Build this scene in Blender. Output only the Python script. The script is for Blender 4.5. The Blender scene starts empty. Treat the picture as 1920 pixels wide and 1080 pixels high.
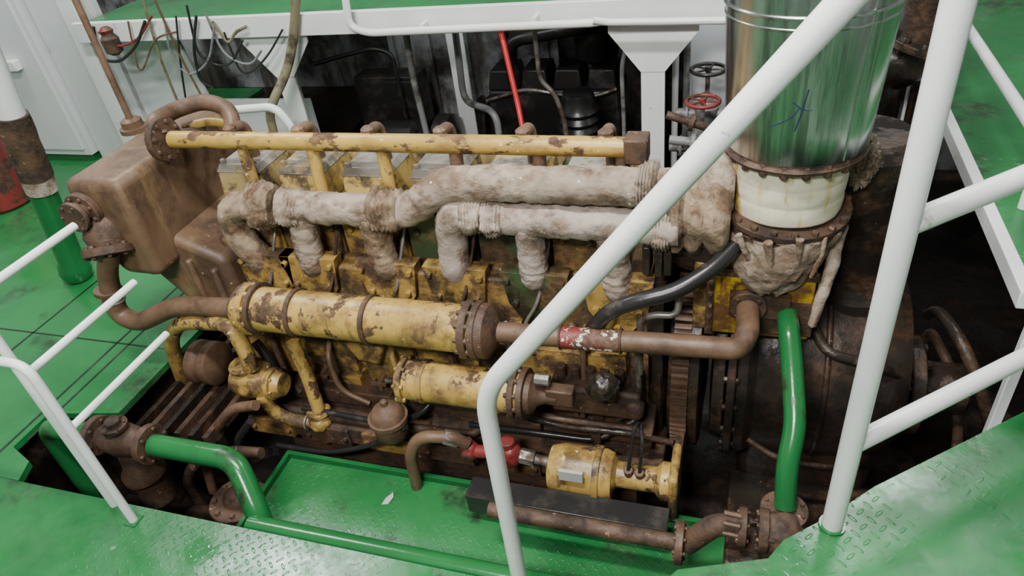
import bpy, bmesh, math, random
from mathutils import Vector, Matrix, noise
random.seed(7)
C = bpy.context.scene.collection
V = Vector
F = 1330.0
# ---------- camera frame (image x right, y down, z forward) from the vanishing points
Dn = V((267, 1826, F)).normalized()
Xv = V((4279, 330, -F)); Xv = (Xv - Dn * Xv.dot(Dn)).normalized()
Zv = -Dn
Yv = Zv.cross(Xv)
CAM = V((0, 0, 2.0))
def ray(u, v):
    d = V(((u - 960) / F, (v - 540) / F, 1))
    return V((d.dot(Xv), d.dot(Yv), d.dot(Zv)))
def P(u, v, y=None, z=None, x=None):
    d = ray(u, v)
    if y is not None: t = y / d.y
    elif z is not None: t = (z - 2.0) / d.z
    else: t = x / d.x
    return CAM + d * t
def depth(p):
    q = V(p) - CAM
    return q.x * Xv.z + q.y * Yv.z + q.z * Zv.z

# ---------- materials
def mk(name, base, rust=None, thr=.5, w=.06, sc=6, rough=.5, rrough=.85, metal=0, bump=.25, grime=None, gthr=.6, gw=.12,
       fleck=None, fthr=.68, stretch=(1, 1, 1), tread=0, vary=.75, spec=.5, drip=None, dthr=.58, wetv=0):
    m = bpy.data.materials.new(name); m.use_nodes = True
    nt = m.node_tree; N = nt.nodes; L = nt.links
    bs = N['Principled BSDF']
    tc = N.new('ShaderNodeTexCoord'); mp = N.new('ShaderNodeMapping')
    mp.inputs['Scale'].default_value = stretch
    L.new(tc.outputs['Object'], mp.inputs['Vector'])
    def nz(scale, det=8, ro=.6, off=0, vec=None):
        n = N.new('ShaderNodeTexNoise'); n.inputs['Scale'].default_value = scale
        n.inputs['Detail'].default_value = det; n.inputs['Roughness'].default_value = ro
        src = vec or mp.outputs[0]
        if off:
            a = N.new('ShaderNodeVectorMath'); a.operation = 'ADD'; a.inputs[1].default_value = (off, off * 1.7, off * .6)
            L.new(src, a.inputs[0]); L.new(a.outputs[0], n.inputs['Vector'])
        else: L.new(src, n.inputs['Vector'])
        return n.outputs[0]
    def step(s, a, b):
        r = N.new('ShaderNodeMapRange'); r.inputs[1].default_value = a; r.inputs[2].default_value = b
        r.interpolation_type = 'SMOOTHSTEP'; L.new(s, r.inputs[0]); return r.outputs[0]
    def mix(f, a, b):
        x = N.new('ShaderNodeMix'); x.data_type = 'RGBA'
        L.new(f, x.inputs[0])
        for s, i in ((a, 6), (b, 7)):
            if isinstance(s, tuple): x.inputs[i].default_value = (*s, 1)
            else: L.new(s, x.inputs[i])
        return x.outputs[2]
    def fmath(op, a, b=None):
        q = N.new('ShaderNodeMath'); q.operation = op
        for i, s in enumerate((a, b)):
            if s is None: continue
            if isinstance(s, (int, float)): q.inputs[i].default_value = s
            else: L.new(s, q.inputs[i])
        return q.outputs[0]
    dark = tuple(c * vary for c in base)
    col = mix(step(nz(sc * .35, 5, .6, 3.1), .35, .65), dark, base)
    hgt = nz(sc * 5, 6, .6, 9)
    roughv = None
    if rust:
        f = step(nz(sc, 10, .62), thr - w, thr + w)
        r2 = tuple(c * .45 for c in rust)
        rc = mix(step(nz(sc * 4, 6, .65, 5), .4, .62), r2, rust)
        col = mix(f, col, rc)
        rm = N.new('ShaderNodeMapRange'); L.new(f, rm.inputs[0]); rm.inputs[3].default_value = rough; rm.inputs[4].default_value = rrough
        roughv = rm.outputs[0]
        hgt = fmath('ADD', fmath('MULTIPLY', hgt, .5), fmath('MULTIPLY', f, -.4))
    if drip:                                      # stains run down: noise stretched along z
        m2 = N.new('ShaderNodeMapping'); m2.inputs['Scale'].default_value = (1, 1, .18); L.new(tc.outputs['Object'], m2.inputs['Vector'])
        col = mix(step(nz(sc * 3, 6, .6, 17, m2.outputs[0]), dthr - .08, dthr + .08), col, drip)
    if grime:
        col = mix(step(nz(sc * .7, 9, .66, 13), gthr - gw, gthr + gw), col, grime)
    if fleck:
        col = mix(step(nz(sc * 3.2, 5, .6, 21), fthr, fthr + .02), col, fleck)
    if tread:
        sx = N.new('ShaderNodeSeparateXYZ')
        rt = N.new('ShaderNodeVectorRotate'); rt.rotation_type = 'Z_AXIS'; rt.inputs['Angle'].default_value = math.radians(40)
        L.new(tc.outputs['Object'], rt.inputs[0]); L.new(rt.outputs[0], sx.inputs[0])
        a = fmath('DIVIDE', sx.outputs[0], tread); b = fmath('DIVIDE', sx.outputs[1], tread)
        fu = fmath('SUBTRACT', fmath('FRACT', a), .5); fv = fmath('SUBTRACT', fmath('FRACT', b), .5)
        par = fmath('FLOORED_MODULO', fmath('ADD', fmath('FLOOR', a), fmath('FLOOR', b)), 2.0)
        def ell(p, q):
            return fmath('ADD', fmath('POWER', fmath('DIVIDE', p, .42), 2.0), fmath('POWER', fmath('DIVIDE', q, .14), 2.0))
        e1 = ell(fu, fv); e2 = ell(fv, fu)
        e = fmath('ADD', fmath('MULTIPLY', e1, par), fmath('MULTIPLY', e2, fmath('SUBTRACT', 1.0, par)))
        t = step(e, 1.3, .3)
        worn = step(nz(2.6, 6, .65, 31), .42, .64)          # tread is worn flat and filled with paint in places
        hgt = fmath('ADD', fmath('MULTIPLY', hgt, .30), fmath('MULTIPLY', fmath('MULTIPLY', t, worn), .28))
        bump = max(bump, .5)
    if wetv:                                       # wet and dry patches
        wet = N.new('ShaderNodeMapRange'); L.new(nz(2.4, 8, .7, 41), wet.inputs[0]); wet.inputs[1].default_value = .38; wet.inputs[2].default_value = .62
        wet.inputs[3].default_value = rough * .6; wet.inputs[4].default_value = wetv
        roughv = wet.outputs[0]
    bp = N.new('ShaderNodeBump'); bp.inputs['Strength'].default_value = bump; bp.inputs['Distance'].default_value = .008
    L.new(hgt, bp.inputs['Height']); L.new(bp.outputs[0], bs.inputs['Normal'])
    L.new(col, bs.inputs['Base Color'])
    if roughv: L.new(roughv, bs.inputs['Roughness'])
    else: bs.inputs['Roughness'].default_value = rough
    bs.inputs['Metallic'].default_value = metal
    bs.inputs['Specular IOR Level'].default_value = spec
    return m
OIL = (.020, .015, .010)
M = dict(
 yel=mk('chipped_yellow_paint', (.51, .335, .085), (.10, .052, .026), .56, .02, 10, .33, .8, bump=.35, grime=(.15, .09, .032), gthr=.57, fleck=(.66, .54, .32), fthr=.67, drip=(.28, .17, .05), dthr=.585),
 yelrail=mk('yellow_rail_paint', (.51, .33, .072), (.12, .058, .028), .55, .025, 12, .33, .8, bump=.35, grime=(.24, .14, .042), gthr=.57, stretch=(.6, 1, 1), fleck=(.62, .50, .30), fthr=.68),
 yeld=mk('oily_yellow_paint', (.42, .265, .07), (.12, .064, .032), .52, .07, 10, .34, .7, bump=.5, grime=(.05, .034, .02), gthr=.56, gw=.1, fleck=(.60, .47, .25), fthr=.68),
 yelblk=mk('filthy_block_paint', (.355, .22, .062), (.145, .08, .040), .495, .10, 9, .34, .65, bump=.6, grime=(.05, .034, .020), gthr=.55, gw=.12, fleck=(.56, .45, .28), fthr=.68),
 ylw=mk('bright_yellow_rusting_paint', (.58, .38, .025), (.14, .055, .022), .53, .05, 9, .33, .8, bump=.35, grime=(.17, .08, .02), gthr=.55, drip=(.18, .08, .022), dthr=.58),
 cover=mk('yellow_valve_cover_paint', (.54, .38, .12), (.13, .095, .055), .57, .06, 10, .3, .5, bump=.35, grime=(.11, .082, .05), gthr=.61),
 coverd=mk('dark_valve_cover_paint', (.42, .31, .13), (.11, .085, .055), .54, .06, 10, .3, .5, bump=.35, grime=(.08, .064, .045), gthr=.60, fleck=(.5, .37, .13), fthr=.66),
 lid=mk('worn_grey_cover_top', (.36, .335, .29), (.42, .33, .16), .62, .04, 9, .26, .5, bump=.3, grime=(.14, .125, .10), gthr=.56, fleck=(.58, .53, .45), fthr=.69),
 lidy=mk('worn_yellow_cover_top', (.46, .36, .17), (.28, .25, .205), .50, .06, 8, .26, .5, bump=.3, grime=(.14, .12, .095), gthr=.58, fleck=(.6, .54, .4), fthr=.69),
 grnoil=mk('oily_green_paint', (.07, .115, .05), (.16, .095, .04), .49, .08, 6, .35, .6, bump=.4, grime=OIL, gthr=.56),
 rust=mk('smooth_rust_brown', (.195, .116, .068), (.125, .068, .038), .52, .16, 5, .42, .7, bump=.3, grime=(.07, .038, .023), gthr=.60, fleck=(.34, .24, .15), fthr=.72),
 tank=mk('dusty_tank_brown', (.185, .114, .066), (.118, .066, .037), .51, .12, 4, .42, .65, bump=.35, grime=(.068, .04, .024), gthr=.59, fleck=(.36, .25, .12), fthr=.69, drip=(.22, .145, .07), dthr=.60),
 rustd=mk('dark_rust', (.115, .063, .037), (.058, .034, .021), .5, .12, 8, .5, .8, bump=.7, fleck=(.27, .165, .09), fthr=.66),
 oil=mk('oily_black_iron', (.030, .023, .018), (.09, .05, .028), .54, .08, 7, .2, .5, bump=.6, fleck=(.23, .165, .105), fthr=.70),
 gear=mk('gearbox_rusty_grey', (.034, .025, .020), (.085, .043, .023), .52, .10, 5, .2, .42, bump=.45, grime=(.012, .010, .008), gthr=.53, fleck=(.28, .21, .15), fthr=.70),
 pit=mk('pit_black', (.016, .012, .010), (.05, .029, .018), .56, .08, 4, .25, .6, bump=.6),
 grn=mk('green_gloss_paint', (.018, .155, .042), (.03, .07, .025), .64, .06, 5, .18, .45, bump=.12),
 tread=mk('green_checker_plate', (.022, .185, .050), (.04, .125, .048), .60, .06, 3.6, .15, .42, bump=.4, tread=.031, vary=.68, fleck=(.12, .26, .14), fthr=.74, grime=(.014, .10, .032), gthr=.63, wetv=.40),
 floor=mk('green_floor_paint', (.022, .20, .054), (.04, .125, .048), .62, .06, 2.6, .18, .42, bump=.2, vary=.74, grime=(.018, .10, .036), gthr=.62, wetv=.42),
 white=mk('white_gloss_paint', (.80, .82, .80), (.50, .48, .43), .70, .03, 11, .28, .5, bump=.1, vary=.92, fleck=(.45, .42, .36), fthr=.75),
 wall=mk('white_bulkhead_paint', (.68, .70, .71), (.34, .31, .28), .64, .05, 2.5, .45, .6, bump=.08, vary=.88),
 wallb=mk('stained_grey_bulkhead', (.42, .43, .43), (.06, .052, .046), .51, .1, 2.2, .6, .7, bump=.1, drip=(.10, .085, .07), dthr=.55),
 lag=mk('lagging_cloth', (.40, .322, .25), (.215, .138, .086), .525, .11, 9, .9, .95, bump=1.0, grime=(.155, .10, .062), gthr=.61, fleck=(.78, .73, .66), fthr=.70, vary=.74, stretch=(1, 1, 1.4)),
 lagw=mk('pale_lagging_cloth', (.475, .40, .34), (.28, .19, .13), .535, .11, 10, .9, .95, bump=1.0, grime=(.22, .15, .10), gthr=.62, fleck=(.80, .77, .72), fthr=.69, vary=.76),
 lagbr=mk('brown_stained_lagging', (.35, .262, .175), (.185, .11, .06), .52, .11, 10, .9, .95, bump=1.0, grime=(.12, .074, .042), gthr=.60, fleck=(.64, .57, .47), fthr=.69),
 pad=mk('stained_insulation_pad', (.76, .70, .53), (.62, .41, .08), .60, .05, 7, .8, .9, bump=.3, stretch=(1.5, 1.5, .4), vary=.92, drip=(.62, .46, .18), dthr=.62),
 silver=mk('galvanised_sheet', (.66, .675, .66), (.54, .55, .54), .52, .12, 5, .22, .34, metal=1, bump=.05, stretch=(2.5, 2.5, .12), vary=.82),
 steel=mk('worn_steel', (.34, .32, .29), (.14, .09, .06), .54, .08, 8, .35, .7, metal=.6, bump=.2),
 red=mk('dull_red_paint', (.24, .03, .028), (.10, .045, .028), .52, .06, 8, .45, .7, bump=.2),
 redw=mk('worn_red_paint', (.20, .035, .03), (.16, .085, .05), .51, .04, 12, .5, .7, bump=.2, fleck=(.72, .68, .62), fthr=.58),
 redb=mk('bright_red_paint', (.45, .02, .02), None, rough=.4, sc=6, bump=.05),
 black=mk('black_rubber', (.022, .021, .021), (.07, .055, .045), .62, .06, 9, .3, .6, bump=.15, fleck=(.25, .22, .18), fthr=.74),
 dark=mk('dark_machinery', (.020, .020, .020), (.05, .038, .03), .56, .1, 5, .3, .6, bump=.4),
 grey=mk('grey_pipe_paint', (.22, .225, .225), (.10, .08, .06), .55, .08, 7, .45, .7, bump=.15),
 olive=mk('olive_hose', (.20, .18, .10), (.09, .07, .04), .55, .08, 9, .6, .8, bump=.2),
 paper=mk('pale_paper', (.62, .63, .58), None, rough=.8, sc=6, bump=.1),
 blue=mk('blue_marker_ink', (.015, .02, .07), None, rough=.5, sc=6, bump=0),
)

# ---------- mesh builder
class MB:
    def __init__(s): s.bm = bmesh.new()
    def face(s, vs):
        try: s.bm.faces.new(vs)
        except ValueError: pass
    def box(s, x0, x1, y0, y1, z0, z1, taper=0, rot=0):
        c = V(((x0 + x1) / 2, (y0 + y1) / 2, 0)); R = Matrix.Rotation(rot, 3, 'Z')
        vs = []
        for z, t in ((z0, 0), (z1, taper)):
            for x, y in ((x0 + t, y0 + t), (x1 - t, y0 + t), (x1 - t, y1 - t), (x0 + t, y1 - t)):
                p = V((x, y, z)) - c
                vs.append(s.bm.verts.new(R @ p + c))
        for f in ((3, 2, 1, 0), (4, 5, 6, 7), (0, 1, 5, 4), (1, 2, 6, 5), (2, 3, 7, 6), (3, 0, 4, 7)):
            s.face([vs[i] for i in f])
        return s
    def prism(s, pts, ext):
        ext = V(ext)
        a = [s.bm.verts.new(V(p)) for p in pts]; b = [s.bm.verts.new(V(p) + ext) for p in pts]
        n = len(a); s.face(a[::-1]); s.face(b)
        for i in range(n): s.face([a[i], a[(i + 1) % n], b[(i + 1) % n], b[i]])
        return s
    def join(s, rings):
        seg = len(rings[0])
        for i in range(len(rings) - 1):
            for k in range(seg):
                k2 = (k + 1) % seg
                s.face([rings[i][k], rings[i][k2], rings[i + 1][k2], rings[i + 1][k]])
        s.face(rings[0][::-1]); s.face(rings[-1])
        return s
    def stack(s, cs, rads, seg=56, wob=0, seed=0):
        """level rings one above another (cloth bundle hanging down)"""
        rings = []
        for c, r in zip(cs, rads):
            ring = []
            for k in range(seg):
                a = 2 * math.pi * k / seg; e = V((math.cos(a), math.sin(a), 0))
                w = V((e.x * 2.2, e.y * 2.2, c.z * 7)) + V((seed, 0, seed))
                q = r * (1 + wob * noise.noise(w) + wob * .6 * noise.noise(w * 2.6) + wob * .4 * noise.noise(w * 6))
                ring.append(s.bm.verts.new(V(c) + e * q + Z * (.025 * noise.noise(w * 1.5))))
            rings.append(ring)
        return s.join(rings)
    def sweep(s, pts, rads, seg=16, wob=0, seed=0):
        pts = [V(p) for p in pts]; n = len(pts)
        T = [(pts[min(i + 1, n - 1)] - pts[max(i - 1, 0)]).normalized() for i in range(n)]
        up = V((0, 0, 1)) if abs(T[0].z) < .9 else V((1, 0, 0))
        nrm = (up - T[0] * up.dot(T[0])).normalized()
        rings = []
        for i in range(n):
            nrm = (nrm - T[i] * nrm.dot(T[i])).normalized(); bn = T[i].cross(nrm)
            ring = []
            for k in range(seg):
                a = 2 * math.pi * k / seg; d = nrm * math.cos(a) + bn * math.sin(a)
                r = rads[i]
                if wob:
                    q = pts[i] * 13 + d * 1.1 + V((seed, seed, 0))
                    saw = ((i * .16 + a / (2 * math.pi) + .5 * noise.noise(pts[i] * 6)) % 1.0)      # overlapping turns of the wrapping tape
                    r *= 1 + wob * noise.noise(q) + wob * .6 * noise.noise(q * 2.7) + wob * .3 * noise.noise(q * 6) + .07 * (saw - .5)
                ring.append(s.bm.verts.new(pts[i] + d * r))
            rings.append(ring)
        return s.join(rings)
    def tube(s, pts, r, fil=.06, seg=16, wob=0, seed=0, step=.02, r1=None):
        pts = [V(p) for p in pts]; out = [pts[0]]
        for i in range(1, len(pts) - 1):
            a, b, c = pts[i - 1], pts[i], pts[i + 1]
            la, lc = (a - b).length, (c - b).length
            d = min(fil, la * .48, lc * .48)
            p0 = b + (a - b).normalized() * d; p2 = b + (c - b).normalized() * d
            for k in range(9):
                t = k / 8; out.append(p0 * (1 - t) ** 2 + b * 2 * t * (1 - t) + p2 * t * t)
        out.append(pts[-1])
        if wob:
            fine = [out[0]]
            for a, b in zip(out, out[1:]):
                m = max(1, int((b - a).length / step))
                for k in range(1, m + 1): fine.append(a.lerp(b, k / m))
            out = fine
        cl = [out[0]]
        for p in out[1:]:
            if (p - cl[-1]).length > 1e-5: cl.append(p)
        n = len(cl); R1 = r if r1 is None else r1
        return s.sweep(cl, [r + (R1 - r) * i / max(1, n - 1) for i in range(n)], seg, wob, seed)
    def lathe(s, o, d, prof, seg=28, wob=0, seed=0):
        o = V(o); d = V(d).normalized()
        up = V((0, 0, 1)) if abs(d.z) < .9 else V((1, 0, 0))
        n = (up - d * up.dot(d)).normalized(); b = d.cross(n)
        rings = []
        for h, r in prof:
            ring = []
            for k in range(seg):
                a = 2 * math.pi * k / seg; e = n * math.cos(a) + b * math.sin(a); q = r
                if wob:
                    w = (o + d * h) * 14 + e * 1.5 + V((seed, 0, seed)); q *= 1 + wob * noise.noise(w) + wob * .6 * noise.noise(w * 2.5)
                ring.append(s.bm.verts.new(o + d * h + e * max(q, 1e-4)))
            rings.append(ring)
        return s.join(rings)
    def cyl(s, a, b, r, seg=18):
        a, b = V(a), V(b); L = (b - a).length
        e = min(.12 * r, .1 * L)
        return s.lathe(a, b - a, [(0, r - e), (e, r), (L - e, r), (L, r - e)], seg)
    def flange(s, p, d, R, th, nb=8, hole=.8, br=None):
        p = V(p); d = V(d).normalized(); s.cyl(p - d * th / 2, p + d * th / 2, R, 28)
        up = V((0, 0, 1)) if abs(d.z) < .9 else V((1, 0, 0))
        n = (up - d * up.dot(d)).normalized(); b = d.cross(n); br = br or R * .1
        for k in range(nb):
            a = 2 * math.pi * (k + .5) / nb; q = p + (n * math.cos(a) + b * math.sin(a)) * R * hole
            s.lathe(q - d * (th / 2 + br * 1.1), d, [(0, br * .8), (br * .3, br), (th + br * 1.9, br), (th + br * 2.2, br * .8)], 6)
        return s
    def torus(s, c, d, R, r, seg=36, rs=10):
        c = V(c); d = V(d).normalized(); up = V((0, 0, 1)) if abs(d.z) < .9 else V((1, 0, 0))
        n = (up - d * up.dot(d)).normalized(); b = d.cross(n); rings = []
        for i in range(seg):
            a = 2 * math.pi * i / seg; e = n * math.cos(a) + b * math.sin(a); ring = []
            for k in range(rs):
                t = 2 * math.pi * k / rs; ring.append(s.bm.verts.new(c + e * (R + r * math.cos(t)) + d * r * math.sin(t)))
            rings.append(ring)
        for i in range(seg):
            A, B = rings[i], rings[(i + 1) % seg]
            for k in range(rs): s.face([A[k], A[(k + 1) % rs], B[(k + 1) % rs], B[k]])
        return s
    def lump(s, c, rad, amp=.15, seed=0, sub=4, fq=2.2):
        bm2 = bmesh.ops.create_icosphere(s.bm, subdivisions=sub, radius=1)
        c = V(c); rad = V(rad)
        for v in bm2['verts']:
            n = v.co.normalized(); k = 1 + amp * noise.noise(n * fq + V((seed, seed, seed))) + amp * .5 * noise.noise(n * fq * 3 + V((seed, 0, 0)))
            v.co = c + V((n.x * rad.x, n.y * rad.y, n.z * rad.z)) * k
        return s

def setp(o, label=None, cat=None, group=None, kind=None):
    if label: o['label'] = label
    if cat: o['category'] = cat
    if group: o['group'] = group
    if kind: o['kind'] = kind
    return o
ROOTS = {}
def thing(name, label, cat, loc, group=None):
    o = bpy.data.objects.new(name, None); C.objects.link(o); o.location = loc; o.empty_display_size = .1
    ROOTS[o.name] = V(loc); return setp(o, label, cat, group)
def obj(name, mb, mat, parent=None, label=None, bev=0, sharp=38, bseg=2):
    bm = mb.bm
    bmesh.ops.recalc_face_normals(bm, faces=bm.faces[:])
    cosv = math.radians(sharp)
    for f in bm.faces: f.smooth = True
    for e in bm.edges:
        if len(e.link_faces) == 2 and e.calc_face_angle(0) > cosv: e.smooth = False
    me = bpy.data.meshes.new(name)
    off = V((0, 0, 0))
    if parent is None:
        xs = [v.co for v in bm.verts]
        off = V(((min(c.x for c in xs) + max(c.x for c in xs)) / 2, (min(c.y for c in xs) + max(c.y for c in xs)) / 2, min(c.z for c in xs)))
        for v in bm.verts: v.co -= off
    bm.to_mesh(me); bm.free()
    me.materials.append(M[mat] if isinstance(mat, str) else mat)
    o = bpy.data.objects.new(name, me); C.objects.link(o)
    if parent is None: o.location = off
    else:
        o.parent = parent
        if parent.name in ROOTS: o.matrix_parent_inverse = Matrix.Translation(-ROOTS[parent.name])
    if bev:
        m = o.modifiers.new('bevel', 'BEVEL'); m.width = bev; m.segments = bseg; m.limit_method = 'ANGLE'; m.angle_limit = math.radians(40)
    if label: o['label'] = label
    return o
def struct(name, mb, mat): return setp(obj(name, mb, mat), kind='structure')
X, Y, Z = V((1, 0, 0)), V((0, 1, 0)), V((0, 0, 1))

# =====================================================  SETTING
struct('floor', MB().prism([(-6.8, 1.11, 0), (-2.60, 1.11, 0), (-2.64, 1.20, 0), (-2.78, 1.25, 0), (-2.78, 1.44, 0), (-2.45, 1.5, 0), (-2.45, 3.1, 0), (-2.9, 3.4, 0), (-4.1, 3.75, 0), (-4.1, 5.2, 0), (-6.8, 5.2, 0)], (0, 0, -.03)), 'floor')
struct('floor', MB().box(-6.8, -.25, -1.2, 1.108, -.03, 0), 'tread')
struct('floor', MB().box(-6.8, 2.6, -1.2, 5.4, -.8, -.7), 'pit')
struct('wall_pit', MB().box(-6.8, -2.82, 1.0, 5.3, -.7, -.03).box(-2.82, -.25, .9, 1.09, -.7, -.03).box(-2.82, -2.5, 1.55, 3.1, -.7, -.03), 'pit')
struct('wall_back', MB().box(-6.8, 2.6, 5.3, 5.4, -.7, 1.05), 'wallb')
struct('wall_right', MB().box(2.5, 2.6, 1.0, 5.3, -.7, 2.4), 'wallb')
struct('wall_left', MB().box(-6.8, -6.7, -1.2, 5.3, 0, 2.6), 'wall')
struct('wall_left', MB().box(-4.64, -4.08, 3.80, 3.84, 0, 2.4), 'wall')
for i, (a, b) in enumerate((((0, 665), (200, 520)), ((0, 855), (215, 640)), ((150, 730), (250, 640)))):
    p, q = P(*a, z=.001), P(*b, z=.001)
    p.x = q.x = (p.x + q.x) / 2
    struct('trim_%d' % (i + 1), MB().box(p.x - .005, p.x + .005, max(1.12, min(p.y, q.y) - .3), max(p.y, q.y) + .6, .0005, .002), 'dark')
struct('trim_4', MB().box(-6.0, -2.5, 1.9, 1.908, .0005, .002), 'dark')

# =====================================================  MEZZANINE, PANELS, COLUMNS
mz = thing('upper_deck', 'green upper deck with white edge beam running behind the engine', 'deck', (-1.8, 3.5, .9))
obj('deck_plate', MB().box(-4.0, .72, 3.54, 5.28, 1.01, 1.05), 'floor', mz)
obj('edge_beam', MB().box(-4.0, .72, 3.50, 3.54, .95, 1.07).box(-4.0, .72, 3.53, 3.60, .95, .962), 'white', mz, 'white painted edge beam', bev=.004)
def column(x, y, gw, label, top=.95):
    t = thing('support_column', label, 'column', (x, y, -.7), 'white columns under the upper deck')
    obj('post', MB().box(x - .06, x + .06, y - .008, y + .008, -.7, top).box(x - .008, x + .008, y, y + .10, -.7, top), 'white', t, bev=.002)
    if gw: obj('gusset', MB().prism([(x - gw, y - .012, .95), (x + gw, y - .012, .95), (x + gw, y - .012, .90), (x + .06, y - .012, .70), (x - .06, y - .012, .70), (x - gw, y - .012, .90)], (0, .012, 0)), 'white', t)
column(-.46, 3.56, .22, 'white column with triangular gusset to the left of the silver duct')
column(-2.62, 3.56, .22, 'white column with triangular gusset beside the olive hose')
column(-1.86, 4.4, .07, 'slim white column standing back in the dark under the deck')
column(-4.08, 3.60, 0, 'tall plain white column at the left end of the deck beside the locker', 2.2)
pn = MB()
pn.prism([(-4.04, 3.80, 0), (-2.68, 3.80, 0), (-2.68, 3.80, .46), (-3.45, 3.80, .46), (-3.55, 3.80, 1.0), (-4.04, 3.80, 1.0)], (0, .02, 0))
setp(obj('bulkhead_panel', pn, 'wall'), 'L-shaped pale grey steel panel behind the hanging wires', 'panel')
pn = MB().box(-.33, .70, 4.05, 4.07, -.7, 1.005)
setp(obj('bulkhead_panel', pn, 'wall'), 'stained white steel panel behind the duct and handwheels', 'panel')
pn = MB().box(-2.6, -1.3, 4.9, 4.93, -.7, 1.005)
for k in range(5): pn.box(-2.6 + .3 * k, -2.56 + .3 * k, 4.86, 4.905, -.7, 1.005)
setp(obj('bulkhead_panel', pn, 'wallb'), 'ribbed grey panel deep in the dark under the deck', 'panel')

lk = thing('steel_locker', 'tall white steel locker against the left wall', 'locker', (-5.6, 3.9, 0))
obj('body', MB().box(-6.6, -4.66, 3.74, 4.2, 0.05, 2.4), 'wall', lk, bev=.006)
obj('plinth', MB().box(-6.58, -4.68, 3.76, 4.18, 0, .05), 'grn', lk, 'green plinth')
for a, b in ((-5.56, -4.70), (-6.5, -5.60)):
    d = obj('door', MB().box(a, b, 3.72, 3.742, .1, 2.35), 'wall', lk, bev=.004)
    for zq in (.5, 1.0): obj('hinge', MB().cyl((a + .02, 3.715, zq), (a + .02, 3.715, zq + .12), .012), 'white', d)
q = P(20, 122, y=3.7)
obj('latch_bar', MB().box(q.x - .4, q.x + .08, 3.66, 3.72, q.z - .035, q.z + .035), 'white', lk, bev=.006)

r = thing('deck_rail', 'bent white rail pipe along the upper deck edge', 'railing', (-1.2, 3.45, .9))
pp = [P(640, -60, y=3.42), P(655, 50, y=3.42), P(690, 62, y=3.42), P(1110, 43, y=3.42), P(1125, 40, y=3.42)]
obj('rail_pipe', MB().tube(pp, .02, .08), 'white', r)
obj('rail_pipe', MB().tube([P(1112, 38, y=3.40), P(1140, 42, y=3.42), P(1400, 38, y=3.42)], .017, .03), 'white', r)
for xx, zz in ((pp[2].x + .3, pp[2].z), (pp[3].x - .3, pp[3].z)): obj('bracket', MB().box(xx, xx + .02, 3.42, 3.502, zz - .01, zz + .03), 'white', r)
e = P(556, 262, y=3.0)
setp(obj('bent_pipe', MB().tube([P(425, 207, y=3.0), P(515, 200, y=3.0), P(545, 235, y=3.0), e, (e.x, 3.0, -.69)], .022, .07), 'white'),
     'bent white pipe behind the engine top, below the white column', 'pipe')
e = P(1000, 345, y=3.1)
setp(obj('red_pole', MB().tube([P(938, 55, y=3.48), P(972, 200, y=3.35), e, (e.x + .05, 3.0, -.69)], .014, .05), 'redb'), 'thin bright red pole leaning under the upper deck', 'pole')
e = P(505, 215, y=3.3)
setp(obj('olive_hose', MB().tube([P(556, -40, y=3.46), P(552, 60, y=3.46), P(540, 130, y=3.42), P(512, 190, y=3.32), e, (e.x - .05, 3.2, -.69)], .026, .12), 'olive'), 'thick olive hose hanging beside the left white gusset', 'hose')
wires = [([(268, 0), (300, 110), (335, 195)], .008, 'olive', 'tan wire hanging straight, leftmost of the loose wires'),
         ([(290, 0), (345, 120), (378, 180)], .007, 'rust', 'brown wire slanting down from the deck edge'),
         ([(350, 10), (372, 110), (430, 130), (455, 75)], .007, 'black', 'black wire looping over the dark opening'),
         ([(385, 25), (420, 105), (470, 125), (490, 95)], .007, 'grey', 'grey wire looping beside the left gusset'),
         ([(310, 45), (318, 100), (352, 145), (392, 120), (402, 50)], .007, 'grey', 'pale grey wire in a deep loop left of the dark opening'),
         ([(368, 30), (362, 95), (375, 150), (398, 165)], .009, 'black', 'black cable hanging with a short hooked end'),
         ([(175, 50), (185, 110), (222, 118), (255, 90), (272, 40)], .010, 'dark', 'thick dark cable sagging by the corner column'),
         ([(185, 60), (220, 90), (260, 75), (285, 30)], .007, 'red', 'thin red wire sagging by the corner column'),
         ([(240, 40), (262, 150), (290, 70), (330, 60)], .006, 'rust', 'thin brown wire dipping beside the corner column'),
         ([(420, 60), (455, 150), (500, 110), (530, 55)], .006, 'black', 'thin black wire slung under the left gusset'),
         ([(330, 30), (338, 120), (352, 210)], .006, 'black', 'straight thin black wire hanging over the pale panel'),
         ([(398, 40), (430, 85), (440, 60), (462, 50)], .009, 'olive', 'short tan wire looped tight under the deck beam')]
for pts, rad, m, lb in wires:
    setp(obj('hanging_wire', MB().tube([P(u, v, y=3.46) for u, v in pts], rad, .15, 8), m), lb, 'wire', 'loose wires under the deck edge')
p = P(205, 72, y=3.47)
t = thing('lamp_fitting', 'small rusty fitting with red cap hung at deck corner', 'fitting', p)
obj('body', MB().lathe(p, Z, [(-.1, .02), (-.08, .05), (.0, .055), (.03, .03)]), 'rustd', t)
obj('cap', MB().lathe(p, Z, [(.03, .03), (.05, .04), (.07, .02)]), 'red', t)
obj('hanger', MB().box(p.x - .012, p.x + .012, p.y, 3.505, p.z - .02, p.z + .06), 'rustd', t)

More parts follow.
